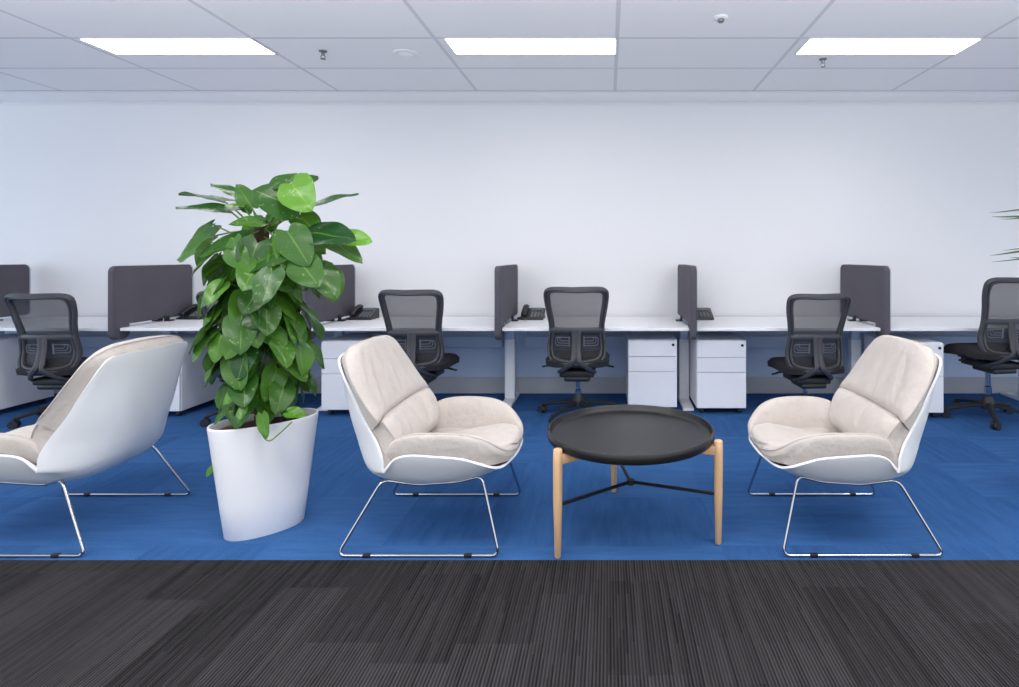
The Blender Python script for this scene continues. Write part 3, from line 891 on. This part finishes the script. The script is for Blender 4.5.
# trailing bits over the rim
for (b, tp, d0, d1, nr, w, ti) in [((288, 412), (306, 414), -.16, -.17, (0, -.6, .8), .45, .5), ((262, 415), (266, 438), -.17, -.2, (0, -.9, .3), .35, .5),
                                   ((244, 408), (238, 420), -.2, -.24, (0, -.9, .4), .5, .4), ((225, 412), (213, 424), -.13, -.15, (-.5, -.7, .5), .5, .3), ((213, 468), (205, 476), -.02, -.02, (-.4, -.8, .5), .5, .7)]:
    B = wp(b[0], b[1], d0); T = wp(tp[0], tp[1], d1); leaf(B, T - B, Vector(nr), (T - B).length, ti, .1, w, .15)
vine = sweep(catmull([wp(256, 415, -.16), wp(259, 428, -.172), wp(268, 441, -.185), wp(280, 433, -.17), wp(292, 422, -.15)], 5), .0028, 6)
obj('trailing_vine', vine[0], vine[1], M['stem'], pl)
vine = sweep(catmull([wp(216, 424, .0), wp(212, 440, -.02), wp(213, 468, -.02)], 5), .002, 6)
obj('trailing_vine', vine[0], vine[1], M['stem'], pl)
fo = obj('foliage', LV, LF, M['leaf'], pl, fix=False)
at = fo.data.attributes.new('tint', 'FLOAT', 'POINT'); at.data.foreach_set('value', LT)
at = fo.data.attributes.new('across', 'FLOAT', 'POINT'); at.data.foreach_set('value', LA)
stems.build('stems', M['stem'], pl)

# ------------------------------------------------------------------ palm standing just right of the picture
QX, QY = 2.36, 2.85
pm = thing('potted_palm', 'thin palm fronds reaching in at the right edge of the picture', 'potted palm', (QX, QY, 0))
v, f = lathe([(.14, 0), (.17, .2), (.19, .40), (.19, .42), (.175, .42), (.17, .38), (.001, .37)], 40); obj('planter', v, f, M['planter'], pm)
v, f = lathe([(.172, .372), (.1, .385), (.001, .388)], 32); obj('soil', v, f, M['soil'], pm)
v, f = sweep(catmull([(0, 0, .36), (.01, 0, .8), (0, .01, 1.2)], 6), .03, 10, taper=lambda s: 1 - .4 * s); obj('trunk', v, f, M['bark'], pm)
fm = MB()
def blade(a, mid, tip, w):
    pth = catmull([a, mid, tip], 7); n = len(pth)
    fm.add(*sweep(pth, .0015, 6, ry=w, up=(0, 0, 1), taper=lambda s: max(.06, math.sin(PI * min(1, .18 + s * .82)) ** .7)))
def qp(px, py, dy=0):
    Y = QY + dy; return Vector(((px - 608) * Y / 565 - QX, dy, H - (py - 255) * Y / 565))
top = Vector((0, 0, 1.2))
for (m_, tp, w) in [((1045, 214), (990, 212.5), .006), ((1040, 222), (992, 216.5), .007), ((1050, 222), (1000, 219), .006),
                    ((1050, 248), (1002, 250.5), .005), ((1050, 250), (990, 255.5), .008), ((1048, 258), (991, 262), .005), ((1046, 260), (1010, 257.5), .006)]:
    blade(top, qp(*m_), qp(*tp), w)
for k in range(26):
    a = k * 2.4; el = random.uniform(.1, 1.0); d = Vector((math.cos(a), math.sin(a), 0)); L = random.uniform(.35, .5)
    if d.x < .25: d.x = .25 + abs(d.x) * .7
    blade(top, top + d * L * .55 + Vector((0, 0, .28 * el + .05)), top + d * L + Vector((0, 0, .3 * el - .12)), .008)
fm.build('fronds', M['frond'], pm)

# ------------------------------------------------------------------ light
def area(name, loc, sx, sy, power, rot=(0, 0, 0), col=(1, .98, .96)):
    l = bpy.data.lights.new(name, 'AREA'); l.shape = 'RECTANGLE'; l.size = sx; l.size_y = sy; l.energy = power; l.color = col
    o = bpy.data.objects.new(name, l); C.objects.link(o); o.location = loc; o.rotation_euler = rot
    return o
for yy, pw in ((1.46, 26), (-.8, 18)):
    for xx in (GX - 3, GX - .6, GX + 1.8):
        area('ceiling_lamp', (xx, yy, HC - .02), 1.2, .3, pw)
area('ceiling_fill', (0, -.3, .55), 9, .8, 130, (math.radians(148), 0, 0), (1, .985, .97)).data.spread = math.radians(82)  # unseen fill lamp, added to brighten the ceiling
area('window_light', (-7.8, 2.6, 1.5), 2.0, 3.0, 30, (0, -PI / 2, 0), (.55, .76, 1))
w = bpy.data.worlds.new('World'); scn.world = w; w.use_nodes = True
bg = w.node_tree.nodes['Background']; bg.inputs[0].default_value = (.86, .92, 1, 1); bg.inputs[1].default_value = 1.5

# ------------------------------------------------------------------ camera
cam = bpy.data.cameras.new('camera'); co = bpy.data.objects.new('camera', cam); C.objects.link(co)
co.location = (0, 0, H); co.rotation_euler = (PI / 2, 0, 0)
cam.sensor_width = 36; cam.lens = 565 / 1019 * 36
cam.shift_x = -(608 - 509.5) / 1019; cam.shift_y = -(343.5 - 255) / 1019
cam.clip_start = .05
scn.camera = co
scn.view_settings.view_transform = 'Standard'
scn.view_settings.look = 'None'
